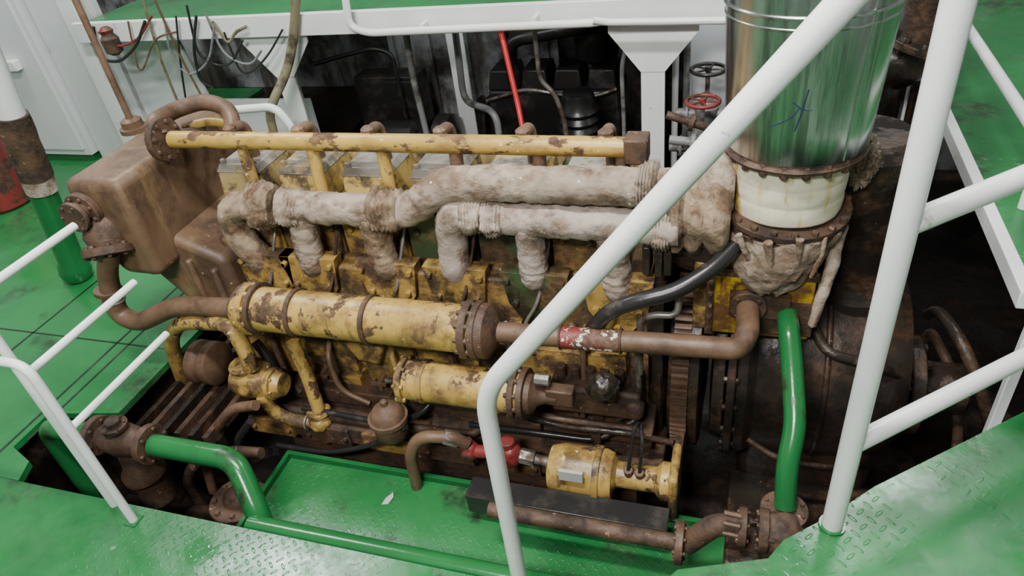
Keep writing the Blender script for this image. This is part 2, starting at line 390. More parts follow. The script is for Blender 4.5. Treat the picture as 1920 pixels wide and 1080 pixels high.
# ---- dark machinery under the deck
ae = thing('auxiliary_engine', 'black auxiliary engine standing in the dark under the upper deck', 'engine', (-1.3, 4.5, -.7))
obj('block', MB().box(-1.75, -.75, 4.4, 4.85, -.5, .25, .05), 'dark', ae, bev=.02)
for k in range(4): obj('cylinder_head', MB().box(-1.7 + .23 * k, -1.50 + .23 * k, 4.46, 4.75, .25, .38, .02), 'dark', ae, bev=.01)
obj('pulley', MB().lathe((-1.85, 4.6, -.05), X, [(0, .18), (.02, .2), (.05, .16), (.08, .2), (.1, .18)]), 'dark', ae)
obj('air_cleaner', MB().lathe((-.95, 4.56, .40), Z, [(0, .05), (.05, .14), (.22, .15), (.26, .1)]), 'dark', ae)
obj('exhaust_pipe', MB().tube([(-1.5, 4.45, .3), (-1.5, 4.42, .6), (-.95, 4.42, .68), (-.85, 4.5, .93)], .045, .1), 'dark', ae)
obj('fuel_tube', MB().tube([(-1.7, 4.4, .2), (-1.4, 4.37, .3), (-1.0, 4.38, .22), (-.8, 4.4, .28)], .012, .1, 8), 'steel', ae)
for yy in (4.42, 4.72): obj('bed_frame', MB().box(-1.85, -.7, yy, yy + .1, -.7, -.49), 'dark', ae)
pu = thing('bilge_pump', 'dark pump with motor in the gloom behind the valve covers', 'pump', (-2.2, 4.1, -.7))
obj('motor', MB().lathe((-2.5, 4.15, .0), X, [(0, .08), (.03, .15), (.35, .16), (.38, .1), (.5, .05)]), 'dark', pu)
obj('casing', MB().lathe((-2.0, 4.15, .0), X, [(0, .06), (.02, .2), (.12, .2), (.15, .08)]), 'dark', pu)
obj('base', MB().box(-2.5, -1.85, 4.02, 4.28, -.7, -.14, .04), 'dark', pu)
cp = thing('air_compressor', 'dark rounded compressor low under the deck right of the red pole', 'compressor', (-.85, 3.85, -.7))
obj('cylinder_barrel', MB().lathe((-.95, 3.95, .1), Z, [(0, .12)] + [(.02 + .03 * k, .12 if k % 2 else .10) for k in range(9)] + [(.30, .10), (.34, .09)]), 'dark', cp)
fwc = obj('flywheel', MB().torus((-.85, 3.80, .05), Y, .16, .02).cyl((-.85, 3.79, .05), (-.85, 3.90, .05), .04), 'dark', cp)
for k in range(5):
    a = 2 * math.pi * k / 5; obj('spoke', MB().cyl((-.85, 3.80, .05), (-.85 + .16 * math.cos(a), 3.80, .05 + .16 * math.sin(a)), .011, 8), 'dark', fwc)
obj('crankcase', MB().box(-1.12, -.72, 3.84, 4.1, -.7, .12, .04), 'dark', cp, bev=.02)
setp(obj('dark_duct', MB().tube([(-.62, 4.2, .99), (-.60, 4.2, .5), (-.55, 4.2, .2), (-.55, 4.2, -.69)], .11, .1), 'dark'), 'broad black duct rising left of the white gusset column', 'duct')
e = P(930, 210, y=3.9)
setp(obj('dark_pipe', MB().tube([P(850, 30, y=4.1), P(870, 190, y=4.1), e, (e.x, 3.9, -.69)], .022, .1), 'grey'), 'thin grey pipe beside the slim back column', 'pipe')
for pts, rad, yy, m, lb in (([(1000, 40), (1012, 150), (1040, 175), (1060, 230)], .014, 3.70, 'steel', 'thin bright pipe curving under the deck right of the red pole'),
                        ([(760, 55), (775, 150), (800, 250)], .02, 3.82, 'grey', 'grey pipe dropping between the slim column and red pole'),
                        ([(590, 120), (640, 105), (700, 90), (735, 100)], .016, 4.35, 'black', 'black cable slung across the ribbed grey panel'),
                        ([(1195, 50), (1180, 70), (1165, 120), (1170, 240)], .012, 3.7, 'grey', 'thin grey tube bent down behind the gusset column')):
    q = [P(u, v, y=yy) for u, v in pts]
    q.append(V((q[-1].x, yy, -.69)))
    setp(obj('service_pipe', MB().tube(q, rad, .08, 10), m), lb, 'pipe')
bxc = P(735, 190, y=4.5)
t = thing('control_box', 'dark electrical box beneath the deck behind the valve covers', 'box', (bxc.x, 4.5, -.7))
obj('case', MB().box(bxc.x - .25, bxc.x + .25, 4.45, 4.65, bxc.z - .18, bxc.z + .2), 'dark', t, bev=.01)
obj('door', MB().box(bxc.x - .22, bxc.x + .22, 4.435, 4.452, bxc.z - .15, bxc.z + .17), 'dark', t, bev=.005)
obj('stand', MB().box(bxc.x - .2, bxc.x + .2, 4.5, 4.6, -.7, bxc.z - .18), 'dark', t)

def valve(c, R, wheelmat, label, mat='grey', drop=.3):
    c = V(c); t = thing('handwheel_valve', label, 'valve', (c.x, c.y, -.7))
    w = obj('handwheel', MB().torus(c, Z, R, R * .12).cyl(c - Z * .012, c + Z * .015, R * .2), wheelmat, t)
    for k in range(5):
        a = 2 * math.pi * k / 5; obj('spoke', MB().cyl(c, c + V((math.cos(a), math.sin(a), 0)) * R, R * .07, 8), wheelmat, w)
    obj('stem', MB().cyl(c - Z * .14, c, .012), 'steel', t)
    obj('valve_body', MB().lathe(c - Z * drop, Z, [(0, .04), (.03, .06), (.1, .065), (.14, .035), (.17, .03)]), mat, t)
    b = c - Z * (drop - .06)
    obj('pipe_stub', MB().cyl(b - X * .16, b + X * .16, .03).flange(b - X * .1, X, .055, .015, 6).flange(b + X * .1, X, .055, .015, 6), mat, t)
    obj('down_pipe', MB().cyl(V((c.x, c.y, -.7)), c - Z * drop, .032), mat, t)
valve(P(1328, 130, y=3.7), .085, 'dark', 'black handwheel valve, upper one between white column and duct')
valve(P(1318, 190, y=3.45), .08, 'red', 'red handwheel valve, lower one between white column and duct')
for u, lb, m in ((1268, 'thin white pipe just right of the gusset column', 'white'), (1290, 'grey pipe running down beside the handwheels', 'grey')):
    e = P(u, 50, y=3.85)
    setp(obj('vertical_pipe', MB().tube([e, (e.x, 3.85, -.7)], .018), m), lb, 'pipe')
for u0, v0, u1, v1, yy, rd, m, lb in ((1250, 215, 1345, 245, 3.3, .02, 'rustd', 'rusty pipe crossing below the red handwheel'), (1255, 262, 1345, 272, 3.2, .022, 'grey', 'grey pipe crossing lowest below the red handwheel')):
    a, b = P(u0, v0, y=yy), P(u1, v1, y=yy); m_ = (a + b) / 2
    setp(obj('branch_pipe', MB().tube([a, b, (b.x + .06, b.y, b.z - .1), (b.x + .06, b.y, -.7)], rd, .05).flange(m_, b - a, .042, .02, 6), m), lb, 'pipe')

# right of the duct
t = thing('exhaust_elbow', 'black rusty flanged elbow pipe right of the silver duct', 'pipe', (P(1640, 130, y=3.2).x, 3.2, -.7))
e = P(1640, 130, y=3.2)
obj('elbow', MB().tube([P(1770, -60, y=3.2), P(1745, 40, y=3.2), P(1705, 110, y=3.2), e, (e.x - .05, 3.2, -.69)], .11, .2), 'oil', t)
obj('flange', MB().flange(P(1722, 80, y=3.2), (P(1745, 40, y=3.2) - P(1705, 110, y=3.2)), .16, .03, 10), 'oil', t)
t = thing('drop_pipe', 'pair of thin rusty drain pipes with red cap behind the post', 'pipe', (P(1700, 180, y=3.4).x, 3.4, -.7))
for du in (0, 28):
    p = P(1690 + du, 150, y=3.4); obj('pipe', MB().tube([p, (p.x, 3.4, -.69)], .016), 'rustd', t)
p = P(1718, 145, y=3.4); obj('cap', MB().cyl(p, p + Z * .06, .03), 'red', t)
rd = thing('side_deck', 'green checker side deck with white edge at upper right', 'deck', (1.5, 3, -.7))
obj('deck_plate', MB().box(.78, 2.49, 1.86, 4.9, .67, .70), 'tread', rd)
obj('edge_beam', MB().box(.748, .785, 1.83, 4.9, .65, .708), 'white', rd, 'white painted edge beam', bev=.004)
obj('edge_beam', MB().box(.78, 2.49, 1.83, 1.87, .65, .708), 'white', rd, 'white painted edge beam', bev=.004)
for yy in (1.84, 4.0): obj('leg', MB().box(.80, .83, yy, yy + .03, -.7, .66), 'white', rd, 'white leg', bev=.003)
dr = thing('side_deck_rail', 'thin white rail along the upper right green deck', 'railing', (.86, 3, .7))
obj('rail_pipe', MB().tube([(.86, 2.2, .915), (.86, 4.6, .915)], .02), 'white', dr)
for yy in (2.3, 3.6): obj('post', MB().cyl((.86, yy, .70), (.86, yy, .905), .016), 'white', dr)
t = thing('hose_loop', 'pair of rusty pipes arching down beside the gearbox under the side deck', 'pipe', (.6, 2.2, -.7))
e = P(1860, 830, y=2.1)
obj('bent_pipe', MB().tube([P(1740, 590, y=2.5), P(1760, 580, y=2.4), P(1805, 640, y=2.2), P(1850, 760, y=2.1), e, (e.x, 2.1, -.69)], .022, .12), 'oil', t)
e = P(1800, 830, y=2.3)
obj('bent_pipe', MB().tube([P(1730, 640, y=2.6), P(1745, 620, y=2.6), P(1785, 690, y=2.4), e, (e.x, 2.3, -.69)], .020, .12), 'rustd', t)
t.name = 'arched_pipes'

# =====================================================  LEFT SIDE THINGS
b = P(148, 522, z=.0); r0 = .066
t = thing('stand_pipe', 'leaning green standpipe with dark lagged top at the left', 'pipe', b)
ax_ = (P(20, 215, y=b.y) - b); ad = ax_.normalized()
z3 = ax_.length; z2 = z3 * .66; z1 = z3 * .58
obj('pipe', MB().lathe((b.x, b.y, 0), ad, [(0, .04), (.02, .075), (.06, .085), (.1, .08), (.13, r0), (z1, r0)]), 'grn', t)
obj('band', MB().lathe((b.x, b.y, 0), ad, [(z1, r0 + .008), (z2, r0 + .01)], wob=.06), 'lagw', t, 'white cloth band')
obj('lagging', MB().lathe((b.x, b.y, 0), ad, [(z2 + (z3 - z2) * k / 8, r0 + .012) for k in range(9)], wob=.1), 'rustd', t, 'dark stained lagging')
obj('upper_pipe', MB().lathe((b.x, b.y, 0), ad, [(z3, r0), (z3 + .7, r0)]), 'white', t, 'white upper length')
p = P(14, 382, z=0)
t = thing('fire_extinguisher', 'red fire extinguisher on the green floor by the locker', 'fire extinguisher', p)
obj('cylinder', MB().lathe(p, Z, [(0, .16), (.02, .18), (.56, .18), (.66, .10), (.70, .04)]), 'red', t)
obj('valve_head', MB().lathe(p, Z, [(.70, .03), (.76, .035), (.78, .015)]), 'dark', t)
obj('handle', MB().box(p.x - .02, p.x + .1, p.y - .012, p.y + .012, .77, .79), 'dark', t)

gr = thing('pit_guard_rail', 'white three-bar guard rail at the left end of the engine pit', 'railing', (-2.1, 1.13, 0))
for zz, ye in ((.955, 1.50), (.65, 1.60), (.385, 1.62)):
    obj('rail', MB().tube([(-2.1, 1.10, zz), (-2.1, ye, zz)], .0145), 'white', gr)
obj('post', MB().tube([(-2.11, 1.095, 0), (-2.11, 1.095, .98)], .015), 'white', gr)
p = P(48, 685, y=1.05); pe = P(210, 918, y=1.05)
hr = thing('bent_handrail', 'short white handrail bending down to the near left floor plate', 'railing', (pe.x, 1.05, 0))
obj('rail_pipe', MB().tube([(p.x - .9, 1.05, p.z + .02), (p.x, 1.05, p.z), pe, V((pe.x, 1.05, .0))], .015, .06), 'white', hr)
obj('foot_plate', MB().box(pe.x - .025, pe.x + .025, 1.025, 1.075, 0, .004), 'grn', hr)

wp = thing('cooling_water_pipe', 'green cooling water pipe with rusty flanges along the pit edge', 'pipe', (-1.6, 1.25, -.7))
rp = .044
obj('pipe', MB().tube([(-2.12, 1.35, .036), (-1.74, 1.35, .036), (-1.60, 1.22, -.13), (-1.60, 1.19, -.28)], rp, .07, 20), 'grn', wp)
obj('long_pipe', MB().tube([(-1.62, 1.185, -.12), (-.2, 1.185, -.12)], rp, .05, 20), 'grn', wp)
obj('pipe', MB().tube([(-2.42, 1.35, .036), (-2.68, 1.35, .03), (-2.68, 1.35, -.69)], rp, .06, 20), 'grn', wp)
for xx in (-2.40, -2.14): obj('flange', MB().flange((xx, 1.35, .036), X, .082, .03, 6), 'rustd', wp, 'rusty flange')
v = obj('valve_body', MB().lathe((-2.39, 1.35, .036), X, [(0, .04), (.05, .06), (.12, .07), (.19, .06), (.24, .04)]).lathe((-2.27, 1.35, .0), -Z, [(0, .05), (.1, .06), (.14, .085), (.17, .085), (.2, .06), (.32, .07), (.36, .04)]), 'rustd', wp, 'rusty valve body')
obj('bonnet', MB().flange((-2.27, 1.35, .115), Z, .05, .02, 6).cyl((-2.27, 1.35, .07), (-2.27, 1.35, .15), .03), 'rustd', v)
for i, (pts, rad, yy, m, lb) in enumerate((
    ([(480, 760), (435, 765), (395, 820), (385, 870), (400, 920)], .022, 1.60, 'rust', 'brown hose arching over the rusty valve in the pit'),
    ([(490, 850), (430, 845), (360, 870), (350, 910), (385, 960)], .024, 1.50, 'rustd', 'dark rusty hose looping down beside the green pipe'),
    ([(470, 790), (440, 830), (470, 880), (480, 930)], .016, 1.56, 'black', 'black hose hanging beside the green pipe elbow'),
    ([(520, 835), (620, 850), (700, 835), (760, 800)], .012, 1.70, 'black', 'thin black hose lying along the engine foot'))):
    setp(obj('pit_hose', MB().tube([P(u, v, y=yy) for u, v in pts], rad, .1), m), lb, 'hose')
bv = thing('strainer_valve', 'dark rusty strainer with flanged lid low in the pit at left', 'valve', (-1.93, 1.42, -.7))
obj('strainer_body', MB().lathe((-1.93, 1.42, -.7), Z, [(0, .09), (.03, .11), (.30, .11), (.33, .09)], 28), 'rustd', bv)
obj('lid', MB().flange((-1.93, 1.42, -.355), Z, .12, .03, 8).lathe((-1.93, 1.42, -.34), Z, [(0, .06), (.03, .05), (.05, .02)]), 'rustd', bv)
obj('pipe_stub', MB().tube([(-1.93, 1.42, -.5), (-2.2, 1.42, -.5), (-2.3, 1.42, -.6), (-2.3, 1.42, -.69)], .04, .06), 'rustd', bv)
gt = thing('pit_grating', 'dark rusty bars spanning the pit at the engine left end', 'grating', (-2.2, 1.9, -.15))
for k in range(6): obj('bar', MB().box(-2.44 + .072 * k, -2.415 + .072 * k, 1.52, 2.5, -.16, -.10), 'rustd' if k % 2 else 'oil', gt)
for yy in (1.56, 2.3): obj('cross_bar', MB().box(-2.45, -2.05, yy, yy + .04, -.22, -.16), 'oil', gt)

dt = thing('drip_tray', 'sunken green checker tray between engine and near floor edge', 'tray', (-.9, 1.4, -.7))
obj('tray_plate', MB().box(-1.78, .2, 1.112, 1.635, -.32, -.30), 'tread', dt)
obj('rim', MB().box(-1.80, .2, 1.635, 1.655, -.36, -.27), 'grn', dt, bev=.003)
obj('rim', MB().box(-1.80, -1.78, 1.112, 1.64, -.36, -.27), 'grn', dt, bev=.003)
for xx in (-1.7, -.3): obj('support', MB().box(xx, xx + .1, 1.3, 1.4, -.7, -.32), 'oil', dt)
q = P(727, 938, z=-.297)
setp(obj('paper_scrap', MB().prism([q + V((-.016, -.025, 0)), q + V((.01, -.018, 0)), q + V((.02, .015, .004)), q + V((.01, .036, .006)), q + V((-.012, .008, 0))], (0, 0, .002)), 'paper'), 'torn pale scrap of paper on the green tray', 'scrap')

# =====================================================  ENGINE
E = thing('marine_engine', 'large rusty yellow six-cylinder marine diesel engine in the pit', 'engine', (-1.15, 2.35, -.7))
def part(n, mb, m, par=None, **k): return obj(n, mb, m, par or E, **k)
cx = [-1.93 + .287 * i for i in range(6)]
blk = MB()
prof = [(2.06, .5), (2.02, .28), (1.98, .2), (1.98, -.14), (2.06, -.2), (2.68, -.2), (2.75, -.14), (2.75, .2), (2.66, .28), (2.66, .5)]
blk.prism([(-2.02, a, b) for a, b in prof], (1.77, 0, 0))
part('engine_block', blk, 'yelblk', bev=.012)
part('oil_pan', MB().prism([(-2.0, 2.06, -.2), (-2.0, 2.12, -.5), (-2.0, 2.6, -.5), (-2.0, 2.68, -.2)], (1.72, 0, 0)), 'oil', bev=.02)
part('gallery_cover', MB().box(-1.99, -.34, 2.0, 2.07, .235, .49), 'yelblk', bev=.012)
for y0, y1 in ((1.76, 2.02), (2.7, 2.95)):
    part('engine_mount', MB().box(-2.0, -.2, y0, y1, -.30, -.20).box(-1.9, -.3, y0 + .04, y1 - .06, -.7, -.29), 'rustd', bev=.01)
part('side_rail', MB().box(-1.85, -.25, 1.86, 1.99, -.16, -.08), 'rustd', bev=.008)
legs_px = [(500, 485), (585, 500), (728, 505), (855, 512), (1003, 522), (1158, 545)]
for i, x in enumerate(cx):
    hm = 'grnoil' if i in (3, 4) else ('yeld' if i in (0, 2) else 'yelblk')
    hd = MB().box(x - .138, x + .138, 2.09, 2.62, .5, .69)
    for a in (-.1, 0, .1): hd.cyl((x + a, 2.075, .62), (x + a, 2.095, .62), .014, 6)
    h = part('cylinder_head', hd, hm, bev=.012)
    cm, lm = (('coverd', 'lid'), ('cover', 'lidy'), ('cover', 'lid'), ('coverd', 'lid'), ('cover', 'lidy'), ('coverd', 'lid'))[i]
    cv = part('valve_cover', MB().box(x - .126, x + .126, 2.105, 2.38, .69, .712).box(x - .112, x + .112, 2.115, 2.37, .71, .835, .012), cm, bev=.012)
    ld = MB().box(x - .103, x + .103, 2.124, 2.360, .831, .862, .016)
    for a, c in ((-.074, 2.15), (.074, 2.15), (-.074, 2.33), (.074, 2.33)):
        ld.lathe((x + a, c, .855), Z, [(0, .013), (.02, .013), (.024, .009)], 6)
    obj('cover_lid', ld, lm, cv, 'worn oily top plate', bev=.008)
    part('rocker_cover', MB().box(x - .10, x + .10, 2.41, 2.60, .69, .80, .02), 'coverd', bev=.02)
    q = P(*legs_px[i], y=2.0)
    pf = MB().prism([(q.x - .125, 1.975, .54), (q.x + .13, 1.975, .54), (q.x + .11, 1.975, .40), (q.x + .05, 1.975, .31), (q.x - .05, 1.975, .31), (q.x - .105, 1.975, .40)], (0, .06, 0))
    for a, c in ((-.10, .51), (.105, .51), (.08, .41), (-.075, .41), (0, .335)): pf.cyl((q.x + a, 1.955, c), (q.x + a, 1.977, c), .013, 6)
    part('port_flange', pf, 'yeld' if i != 4 else 'grnoil', bev=.006)
    dd = MB().box(x - .12, x + .12, 1.945, 1.985, -.08, .18)
    for a in (-.1, .1):
        for c in (-.06, .16): dd.cyl((x + a, 1.93, c), (x + a, 1.947, c), .011, 6)
    part('inspection_door', dd, 'yeld' if i in (1, 3, 5) else 'yelblk', bev=.018)
    part('fuel_line', MB().tube([(x + .05, 1.94, .2), (x + .05, 1.94, .33), (x + .11, 1.96, .42), (x + .142, 2.04, .60), (x + .142, 2.10, .66)], .007, .05, 8), 'rustd' if i % 2 else 'steel')
    part('bracket', MB().box(x - .02, x + .03, 1.92, 2.01, .24, .31).cyl((x + .005, 1.90, .275), (x + .005, 1.925, .275), .016, 6), 'yeld', bev=.005)
    sp = MB().box(x - .11, x + .11, 1.745, 1.765, -.295, -.205)
    for a in (-.09, .09): sp.cyl((x + a, 1.73, -.25), (x + a, 1.747, -.25), .011, 6)
    part('sump_plate', sp, 'rustd' if i % 2 else 'yelblk', bev=.006)
    part('drain_cock', MB().cyl((x - .05, 1.98, -.03), (x - .05, 1.89, -.04), .014, 8).cyl((x - .05, 1.90, -.04), (x - .05, 1.90, -.10), .010, 8).box(x - .085, x - .015, 1.885, 1.897, -.043, -.030), 'rust')
part('fuel_rail', MB().tube([(-1.98, 1.935, .205), (-.36, 1.935, .205)], .014), 'rustd')
part('control_rod', MB().tube([(-1.35, 1.87, .015), (-.30, 1.87, .005)], .012), 'steel')
part('control_rod', MB().tube([(-1.25, 1.84, -.045), (-.28, 1.84, -.05)], .016), 'rustd')
for px, yy in (((905, 790), 1.86), ((1010, 795), 1.86), ((1120, 808), 1.85), ((1215, 815), 1.85)):
    q = P(*px, y=yy); part('rod_clamp', MB().box(q.x - .02, q.x + .02, yy - .04, 1.99, q.z - .03, q.z + .04), 'rustd', bev=.005)
for k, (pts, rad, m) in enumerate((
    ([P(1195, 660, y=1.9), P(1198, 740, y=1.85), P(1190, 770, y=1.84), P(1160, 785, y=1.88)], .011, 'steel'),
    ([P(960, 775, y=1.82), P(1060, 800, y=1.80), P(1180, 812, y=1.80), P(1260, 830, y=1.84)], .013, 'oil'),
    ([(-1.95, 1.80, -.17), (-1.5, 1.79, -.175), (-.95, 1.80, -.17), (-.9, 1.9, -.1)], .020, 'rustd'),
    ([(-1.75, 1.78, -.13), (-1.3, 1.77, -.14), (-1.15, 1.80, -.06), (-1.12, 1.95, .0)], .013, 'black'),
    ([(-1.62, 1.94, .14), (-1.60, 1.87, .10), (-1.58, 1.85, -.06), (-1.45, 1.85, -.12)], .012, 'rust'),
    ([(-1.05, 1.94, .30), (-1.04, 1.89, .26), (-1.02, 1.87, .05), (-1.0, 1.92, -.02)], .011, 'rustd'),
    ([(-.80, 1.94, .34), (-.79, 1.90, .30), (-.78, 1.88, .16), (-.74, 1.90, .10)], .010, 'steel'),
    ([(-.55, 1.94, .36), (-.50, 1.90, .30), (-.50, 1.88, .10), (-.52, 1.88, -.1)], .012, 'rust'),
    ([(-1.90, 1.94, .25), (-1.88, 1.90, .12), (-1.86, 1.88, -.05), (-1.8, 1.86, -.12)], .014, 'rustd'),
    ([(-1.32, 1.94, .18), (-1.30, 1.88, .12), (-1.24, 1.87, -.02), (-1.1, 1.88, -.06)], .012, 'yeld'),
    ([(-.98, 1.82, -.13), (-.70, 1.80, -.10), (-.45, 1.82, -.12), (-.3, 1.9, -.05)], .014, 'black'))):
    part('small_pipe', MB().tube(pts, rad, .06, 10), m)
q = P(640, 735, y=1.91); part('side_cover', MB().box(q.x - .13, q.x + .12, 1.91, 1.99, q.z - .09, q.z + .1).cyl((q.x - .08, 1.89, q.z), (q.x - .08, 1.915, q.z), .03).cyl((q.x + .05, 1.895, q.z + .04), (q.x + .05, 1.915, q.z + .04), .02, 6), 'yeld', bev=.012)
q = P(1090, 700, y=1.91); part('side_cover', MB().box(q.x - .17, q.x + .17, 1.91, 1.99, q.z - .07, q.z + .1).cyl((q.x + .1, 1.885, q.z + .03), (q.x + .1, 1.915, q.z + .03), .035), 'yeld', bev=.012)
q = P(680, 660, y=1.90); part('lifting_bracket', MB().prism([(q.x - .09, 1.90, q.z + .05), (q.x + .10, 1.90, q.z + .03), (q.x + .06, 1.90, q.z - .07), (q.x - .04, 1.90, q.z - .06)], (0, .09, 0)), 'yeld', bev=.012)
q = P(850, 800, y=1.86); part('lube_filter', MB().lathe(q - X * .1, X, [(0, .03), (.02, .05), (.16, .052), (.18, .06), (.2, .06), (.22, .03)]), 'rustd')
q = P(660, 800, y=1.84); part('lube_filter', MB().lathe(q - Z * .05, Z, [(0, .03), (.01, .045), (.07, .045), (.08, .055), (.095, .055), (.10, .03)]).cyl(q, q + Y * .1, .02), 'yelblk')
q = P(1190, 760, y=1.84); part('relief_valve', MB().lathe(q - Z * .06, Z, [(0, .02), (.02, .035), (.07, .035), (.09, .02), (.12, .015)]).cyl(q, q + Y * .12, .018), 'rustd')
# --- top coolant rail
zr = .985; yr = 2.1
rail = part('coolant_rail', MB().tube([(-2.16, yr, zr), (-.30, yr, zr)], .034, seg=20), 'yelrail')
obj('end_cap', MB().box(-.36, -.285, yr - .04, yr + .04, zr - .045, zr + .04), 'rustd', rail, bev=.006)
obj('flange', MB().flange((-2.2, yr, zr), X, .088, .03, 8), 'rustd', rail)
for i, u in enumerate((465, 592, 722, 857, 1012, 1168)):
    p = P(u, 300, y=yr); c = 'yel' if i < 3 else 'rust'
    obj('drop_leg', MB().tube([(p.x, yr, zr - .02), (p.x, yr - .03, .66)], .024), c, rail)
    obj('vent_elbow', MB().tube([(p.x - .06, yr + .12, .82), (p.x - .06, yr + .12, zr + .02), (p.x - .06, yr + .02, zr + .025)], .021, .05).lathe((p.x - .06, yr + .03, zr + .02), Z, [(0, .026), (.02, .026), (.03, .014)], 8), 'rust', rail)
part('vent_hose', MB().tube([(-2.21, 2.1, 1.0), (-2.235, 2.12, 1.05), P(330, 205, y=2.3), P(385, 188, y=2.35), P(432, 205, y=2.35), P(438, 250, y=2.3), P(440, 300, y=2.3)], .034, .07), 'rust')
part('vent_hose', MB().tube([P(345, 240, y=2.35), P(395, 225, y=2.4), P(470, 245, y=2.4), P(500, 290, y=2.4)], .02, .08), 'yel')

# --- expansion tank: one rounded casting running down into the engine end
tkm = MB().prism([(-2.53, 1.84, .925), (-2.53, 1.84, .62), (-2.44, 1.84, .48), (-2.25, 1.84, .48), (-2.25, 1.84, .925)], (0, .76, 0))
tk = part('expansion_tank', tkm, 'tank', bev=.04, bseg=5)
p = P(253, 243, z=.92)
obj('filler_neck', MB().lathe((p.x, p.y, .915), Z, [(0, .06), (.02, .06), (.022, .045), (.05, .045), (.06, .03)]), 'rust', tk)
obj('filler_pipe', MB().tube([(p.x, p.y, .95), (p.x, p.y, 1.62)], .014), 'rust', tk)
q = P(163, 392, y=1.84)
obj('inlet_flange', MB().flange((q.x, 1.825, q.z), Y, .078, .03, 8).cyl((q.x, 1.775, q.z), (q.x, 1.82, q.z), .05).flange((q.x, 1.775, q.z), Y, .064, .018, 6), 'rustd', tk)
tb_ = part('tank_bracket', MB().prism([(-2.46, 1.97, .56), (-2.30, 1.97, .62), (-2.03, 1.97, .50), (-2.03, 1.97, -.02), (-2.15, 1.97, -.02), (-2.28, 1.97, .20), (-2.44, 1.97, .40)], (0, .54, 0)), 'tank', bev=.035, bseg=4)
obj('rib', MB().box(-2.22, -2.19, 1.945, 2.0, .12, .50), 'tank', tb_, bev=.012)
obj('rib', MB().box(-2.11, -2.08, 1.945, 2.0, .05, .46), 'tank', tb_, bev=.012)
part('front_cover', MB().box(-2.10, -2.02, 2.05, 2.68, -.15, .56), 'yelblk', bev=.02)
q = P(205, 470, y=1.80)
pt = part('tank_pipe', MB().tube([q, P(200, 520, y=1.79), P(222, 590, y=1.77), P(262, 606, y=1.77), P(330, 572, y=1.8), P(450, 578, y=1.8)], .041, .09, 18), 'rust')
obj('flange', MB().flange(q, V((.25, -.5, -1)), .10, .035, 8).lathe(q + V((-.01, .02, .0)), V((-.25, .5, 1)), [(0, .07), (.05, .09), (.10, .08), (.14, .06)]), 'rustd', pt)
obj('flange', MB().flange(P(203, 545, y=1.78), P(222, 590, y=1.77) - P(200, 520, y=1.79), .056, .02, 0), 'rustd', pt)
obj('hose_clamp', MB().torus(P(212, 562, y=1.78), P(222, 590, y=1.77) - P(200, 520, y=1.79), .043, .007), 'steel', pt)
p = P(292, 490, y=1.95); part('drain_plug', MB().cyl(p, p + V((.02, -.05, 0)), .035), 'rust')

# --- big cooler
A, B = P(470, 583, y=1.8), P(915, 614, y=1.8); zc = (A.z + B.z) / 2
A.z = B.z = zc; R = .089
L = B.x - A.x
ck = part('heat_exchanger', MB().lathe(A, X, [(0, R), (L, R)], 36), 'yel')
for f, rr_, th, nb in ((0.02, R * 1.22, .03, 10), (.055, R * 1.2, .02, 0), (.225, R * 1.10, .02, 0), (.54, R * 1.10, .02, 0), (.93, R * 1.22, .03, 12), (.965, R * 1.22, .025, 0)):
    obj('flange' if rr_ > R * 1.15 else 'strap', MB().flange(A + X * L * f, X, rr_, th, nb, .9), 'yeld' if f < .03 else 'rustd', ck)
obj('end_cap', MB().lathe(A + X * L * .975, X, [(0, R * 1.15), (.03, R * 1.12), (.05, R * .8), (.065, R * .45)]), 'rustd', ck)
obj('end_cap', MB().lathe(A, -X, [(0, R * 1.12), (.02, R * 1.1), (.05, R * .8), (.06, R * .4)]), 'yeld', ck)
YB = 2.0                                         # front face of the yellow charge air cooler
hpp = part('cooler_pipe', MB().tube([B + X * .02, P(1060, 632, y=1.8), P(1385, 655, y=1.8), P(1402, 625, y=1.82), P(1402, 580, y=1.95)], .037, .05, 18), 'rust')
a, b2 = P(1052, 632, y=1.8), P(1165, 640, y=1.8)
obj('sleeve', MB().cyl(a, b2, .0395), 'redw', hpp, 'worn red painted band with white smears')
for q in (a, b2): obj('hose_clamp', MB().torus(q, b2 - a, .040, .004), 'rustd', hpp)

# --- small cooler
A2, B2 = P(762, 706, y=1.72), P(985, 742, y=1.72); zc = (A2.z + B2.z) / 2; A2.z = B2.z = zc
R2 = .078; L2 = B2.x - A2.x
c2 = part('oil_cooler', MB().lathe(A2, X, [(0, R2), (L2, R2)], 32), 'yel')
for f, q, nb in ((.0, 1.2, 8), (.17, 1.08, 0), (.80, 1.08, 0), (.93, 1.22, 10), (1.0, 1.22, 0)):
    obj('flange' if q > 1.1 else 'strap', MB().flange(A2 + X * L2 * f, X, R2 * q, .022, nb, .9), 'yeld' if f < .9 else 'rustd', c2)
obj('end_cap', MB().lathe(A2, -X, [(0, R2 * 1.1), (.02, R2), (.04, R2 * .5)]), 'yeld', c2)
obj('end_cap', MB().lathe(B2, X, [(0, R2), (.03, R2 * .9), (.05, R2 * .5), (.09, R2 * .3), (.12, R2 * .3)]), 'rustd', c2)
p = P(1018, 712, y=1.72); obj('plug', MB().cyl(p - X * .03, p + X * .025, .022, 8), 'steel', c2)
p = P(1050, 742, y=1.72); obj('fitting', MB().box(p.x - .05, p.x + .05, 1.70, 1.75, p.z - .035, p.z + .035), 'rustd', c2, bev=.006)
